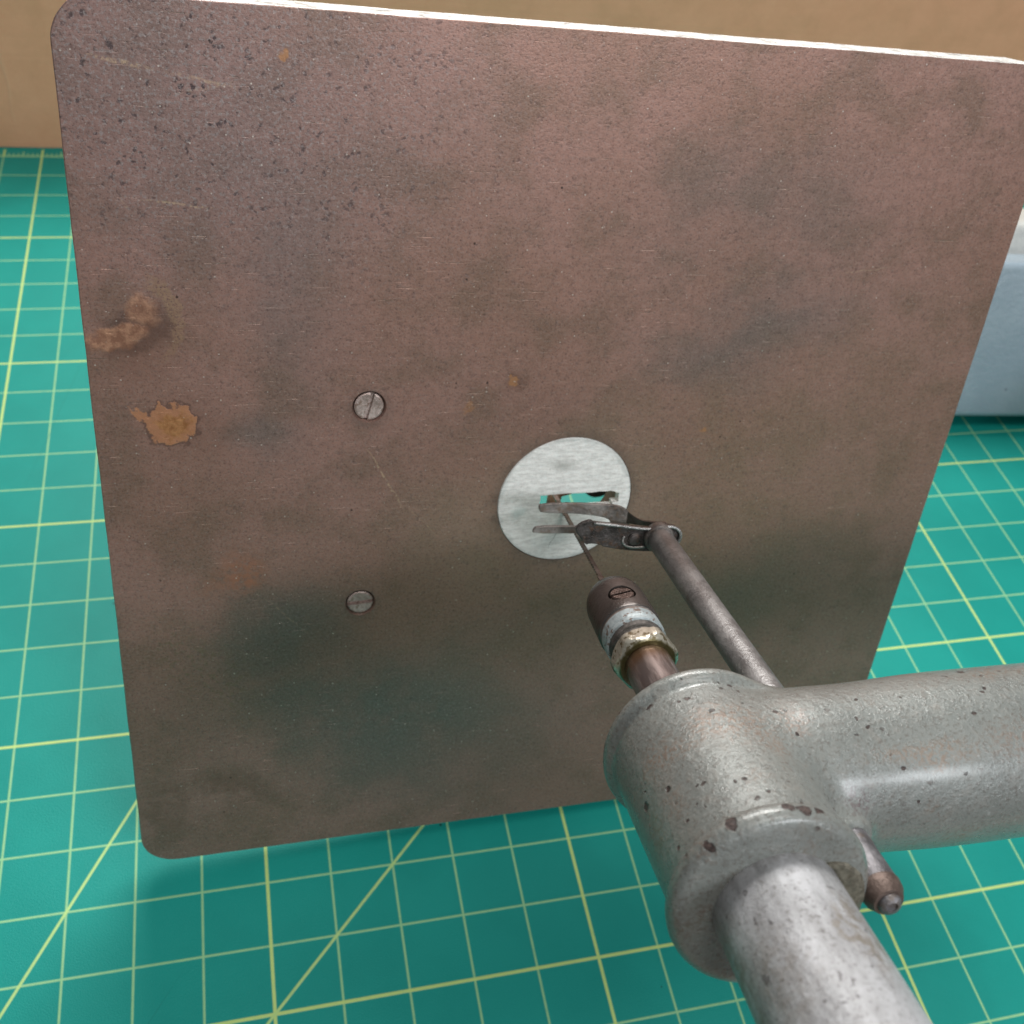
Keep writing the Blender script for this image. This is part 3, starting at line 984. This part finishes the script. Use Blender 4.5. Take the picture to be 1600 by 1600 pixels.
# screw frame: z out of the chuck side, x along the arm
sa = R(97)
szv = Vector((math.cos(sa), math.sin(sa), 0))
syv = Vector((0, 0, -1))
sxv = syv.cross(szv)
SF = AF @ (Matrix((sxv, syv, szv)).transposed().to_4x4())
SF.translation = AF @ Vector((-0.012, 0.0, 3.425))
c_off = SF.copy()
tmpV, tmpF = lathe([(0.150, 0.22), (0.150, 0.36), (0.158, 0.5)], 40)
inv = (Matrix.Scale(S, 4) @ AF).inverted() @ (Matrix.Scale(S, 4) @ SF)
cut(chuck, [([inv @ Vector(v) for v in tmpV], tmpF)])
for p in chuck.data.polygons:
    p.use_smooth = True
chuck.data.set_sharp_from_angle(angle=R(40))
csm = mat_steel('brown_screw_steel', (0.075, 0.052, 0.045), (0.15, 0.105, 0.09), 0.28, 0.65, None, 14)
sc_o = put('chuck_screw', *lathe([(0.130, 0.2), (0.130, 0.312), (0.118, 0.325)], 48), csm, SF, chuck, smooth=True, sharp=30)
c_, s_ = math.cos(R(10)), math.sin(R(10))
cut(sc_o, [prism([(a * c_ - b * s_, a * s_ + b * c_) for a, b in [(-.3, -.018), (.3, -.018), (.3, .018), (-.3, .018)]], 0.285, 0.5)])
# blade: teeth on the left edge
pts_l, pts_r = [], []
z = -0.75
while z < 2.98:
    toothed = 0.1 < z < 2.3
    pts_l.append((-0.034, z))
    if toothed:
        pts_l.append((-0.016, z + 0.022))
        pts_l.append((-0.019, z + 0.045))
    z += 0.075
pts_r = [(0.030, 3.0), (0.030, -0.75)]
pl = pts_l + pts_r
V, F = prism(pl, -0.011, 0.011)
V = [(x_ + 0.115 * max(0, 1 - y_ / 2.9), z_ - 0.24 * max(0, 1 - y_ / 2.9), y_) for x_, y_, z_ in V]
put('saw_blade', V, F, mat_steel('rusty_blade_steel', (0.11, 0.08, 0.065), (0.24, 0.19, 0.165), 0.4, 0.6, (0.17, 0.085, 0.05), 16), AF, saw)

# --- guide rod and its presser foot
rodm = mat_steel('mottled_guide_rod_steel', (0.19, 0.185, 0.183), (0.32, 0.314, 0.31), 0.36, 0.55, None, 9)
rp = [(0.10, 1.45), (0.145, 1.46), (0.163, 1.50), (0.166, 1.56)] + [(0.166, 1.8 + 0.4 * k) for k in range(12)] + [(0.166, 6.6)]
rod = put('guide_rod', *lathe(rp, 56, ROD), rodm, AF, saw, smooth=True, sharp=40)
pinm = mat_steel('grey_pin_steel', (0.10, 0.095, 0.10), (0.23, 0.22, 0.23), 0.40, 0.55, (0.14, 0.11, 0.09), 10, 3.0)
PIN = (0.885, -0.04)
put('rod_end', *lathe([(0.160, 6.62), (0.162, 6.9), (0.162, 7.12), (0.157, 7.14), (0.157, 7.52)], 48, PIN), pinm, AF, rod, smooth=True, sharp=30)
copm = mat_steel('coppery_cap', (0.10, 0.072, 0.06), (0.18, 0.13, 0.11), 0.4, 0.6, None, 12)
put('end_cap', *lathe([(0.13, 7.48), (0.158, 7.49), (0.163, 7.51), (0.155, 7.575), (0.118, 7.645), (0.095, 7.65)], 48, PIN), copm, AF, rod, smooth=True, sharp=30)
put('end_button', *lathe([(0.088, 7.63), (0.092, 7.66), (0.078, 7.69), (0.045, 7.70), (0.04, 7.685), (0.01, 7.683)], 32, PIN), pinm, AF, rod, smooth=True, sharp=50)

footm = mat_steel('dull_foot_steel', (0.13, 0.11, 0.10), (0.30, 0.27, 0.25), 0.40, 0.55, (0.20, 0.14, 0.10), 9)
fork = [(-0.484, 0.251), (-0.467, 0.315), (-0.018, 0.323), (0.30, 0.305), (0.58, 0.284), (0.713, 0.214), (0.751, 0.135), (0.758, -0.009), (0.686, -0.154),
        (0.571, -0.150), (0.3, -0.125), (0.021, -0.106), (-0.53, -0.101), (-0.534, -0.052), (-0.485, 0.004), (-0.008, -0.002), (0.30, -0.02), (0.459, -0.01),
        (0.509, 0.036), (0.444, 0.102), (0.286, 0.141), (-0.005, 0.177), (-0.442, 0.186)]
foot = put('presser_foot', *prism(smooth_poly(fork, 1), 0.95, 1.0, 0.009), footm, AF, saw)
neckT = [(0.650, 0.225, 0.950), (0.702, 0.200, 0.965), (0.755, 0.175, 1.06), (0.83, 0.165, 1.20), (0.956, 0.200, 1.33), (1.105, 0.212, 1.39)]
neckB = [(0.660, 0.055, 0.950), (0.700, 0.037, 0.965), (0.764, 0.052, 1.06), (0.838, 0.098, 1.20), (0.963, 0.143, 1.33), (1.11, 0.168, 1.39)]



def dens(l, k=5):
    o_ = []
    for a, b in zip(l, l[1:]):
        for j in range(k):
            t_ = j / k
            o_.append(tuple(a[i] + (b[i] - a[i]) * t_ for i in range(3)))
    o_.append(l[-1])
    a_ = np.array(o_)
    for _ in range(4):
        a_[1:-1] = (a_[:-2] + 2 * a_[1:-1] + a_[2:]) / 4
    return [tuple(v) for v in a_]


bkm2 = mat_steel('shaded_neck_steel', (0.07, 0.055, 0.048), (0.16, 0.13, 0.115), 0.36, 0.6, None, 12)  # darker steel colour paints in the shade on the neck
nT, nB = dens(neckT), dens(neckB)
V, F = [], []
for a, b in zip(nT, nB):
    V += [(a[0], a[1], a[2] + 0.022), (b[0], b[1], b[2] + 0.022), (b[0], b[1], b[2] - 0.022), (a[0], a[1], a[2] - 0.022)]
for i in range(len(nT) - 1):
    for k in range(4):
        F.append((i * 4 + k, i * 4 + (k + 1) % 4, i * 4 + 4 + (k + 1) % 4, i * 4 + 4 + k))
F += [(0, 1, 2, 3), tuple(len(nT) * 4 - 4 + k for k in range(4))]
put('foot_neck', V, F, bkm2, AF, foot, smooth=True, sharp=40)

brk = [(-0.094, 0.147), (-0.027, 0.225), (0.08, 0.267), (0.125, 0.262), (0.139, 0.243), (0.46, 0.208), (0.847, 0.150), (1.032, 0.186), (1.185, 0.192), (1.29, 0.126), (1.313, 0.045),
       (1.256, -0.085), (1.134, -0.17), (0.905, -0.184), (0.595, -0.157), (0.305, -0.105), (0.263, -0.07), (0.111, -0.053), (0.076, -0.077), (-0.009, 0.026)]
bkm = mat_steel('blackened_bracket_steel', (0.045, 0.040, 0.037), (0.12, 0.105, 0.10), 0.30, 0.65, (0.13, 0.075, 0.05), 12)
bracket = put('foot_bracket', *prism(smooth_poly(brk, 1), 1.36, 1.42, 0.01), bkm, AF, saw)
rimp = [(0.14, 0.236, 1.43), (0.30, 0.222, 1.435), (0.46, 0.203, 1.44), (0.65, 0.172, 1.445), (0.847, 0.150, 1.45), (0.95, 0.160, 1.455), (1.032, 0.178, 1.455), (1.12, 0.187, 1.455), (1.185, 0.182, 1.45), (1.25, 0.15, 1.45), (1.292, 0.10, 1.45), (1.303, 0.04, 1.45), (1.285, -0.03, 1.45), (1.25, -0.08, 1.44)]
put('rim', *tube(dens(rimp, 3), 0.022, 10), mat_steel('rubbed_rim_steel', (0.20, 0.19, 0.185), (0.42, 0.41, 0.40), 0.3, 0.7, None, 14), AF, bracket, smooth=True)
loop = [(0.560, 0.045, 1.425), (0.535, 0.0, 1.43), (0.555, -0.06, 1.435), (0.62, -0.10, 1.435), (0.72, -0.112, 1.435), (0.84, -0.105, 1.43)]
put('spring_clip', *tube(dens(loop, 4), 0.016, 10), mat_steel('clip_steel', (0.22, 0.20, 0.19), (0.4, 0.38, 0.36), 0.3, 0.7, None, 14), AF, bracket, smooth=True)
put('rivet', *lathe([(0.085, 1.41), (0.088, 1.435), (0.07, 1.455), (0.02, 1.462)], 28, (0.70, 0.0)), bkm, AF, bracket, smooth=True, sharp=40)
put('clamp_boss', *lathe([(0.185, 1.36), (0.196, 1.40), (0.196, 1.47), (0.180, 1.49), (0.10, 1.49)], 40, ROD), footm, AF, bracket, smooth=True, sharp=40)

# --- what lies behind the table: lower guide seen through the slot, column and base
put('lower_sleeve', *lathe([(0.26, -3.4), (0.28, -3.35), (0.28, -2.6), (0.26, -2.5), (0.10, -2.5), (0.10, -2.8)], 48),
    mat_simple('black_rubber', (0.008, 0.008, 0.008), (0.02, 0.02, 0.02), 0.6), TF @ Matrix.Translation((1.53, 4.80, 0)), saw, smooth=True, sharp=40)
put('lower_bracket', *prism([(0.19, 5.05), (0.34, 5.00), (0.41, 5.33), (0.62, 5.38), (0.64, 5.9), (0.20, 5.9)], -1.3, -1.2, 0.02),
    mat_simple('rusty_casting', (0.10, 0.05, 0.03), (0.50, 0.33, 0.24), 0.7, 0, 5), TF, saw)
basem = mat_base()
put('column', *lathe([(0.95, -9.8), (0.9, -9.0), (0.86, 0), (0.86, 5.2), (0.9, 5.9), (0.7, 6.2), (0.3, 6.3)], 64, (16.5, 0)), paint, AF, saw, smooth=True, sharp=50)


def rounded_box(x0, x1, y0, y1, z0, z1, r, seg=5):
    V, F = [], []
    rings = []
    for k in range(seg + 1):
        a = R(90 * k / seg)
        rings.append((r - r * math.sin(a), z0 + r - r * math.cos(a)))
    for k in range(seg + 1):
        a = R(90 * k / seg)
        rings.append((r - r * math.cos(a), z1 - r + r * math.sin(a)))
    m_ = 0
    for ins, z in rings:
        P = rounded_rect(x0 + ins, x1 - ins, y0 + ins, y1 - ins, max(0.02, r * 1.6 - ins), 8)
        m_ = len(P)
        V += [(p[0], p[1], z) for p in P]
    for i in range(len(rings) - 1):
        for k in range(m_):
            k2 = (k + 1) % m_
            F.append((i * m_ + k, i * m_ + k2, (i + 1) * m_ + k2, (i + 1) * m_ + k))
    F += [tuple(range(m_)), tuple((len(rings) - 1) * m_ + k for k in range(m_))]
    return V, F


put('base', *rounded_box(9.0, 22.0, -2.05, 1.80, -11.0, -9.6, 0.16), basem, AF, saw, smooth=True, sharp=35)
put('base_housing', *rounded_box(9.4, 21.6, -0.4, 2.55, -14.2, -11.03, 0.22), mat_simple('pale_base_enamel', (0.42, 0.43, 0.41), (0.52, 0.52, 0.49), 0.4, 0, 4), AF, saw, smooth=True, sharp=35)
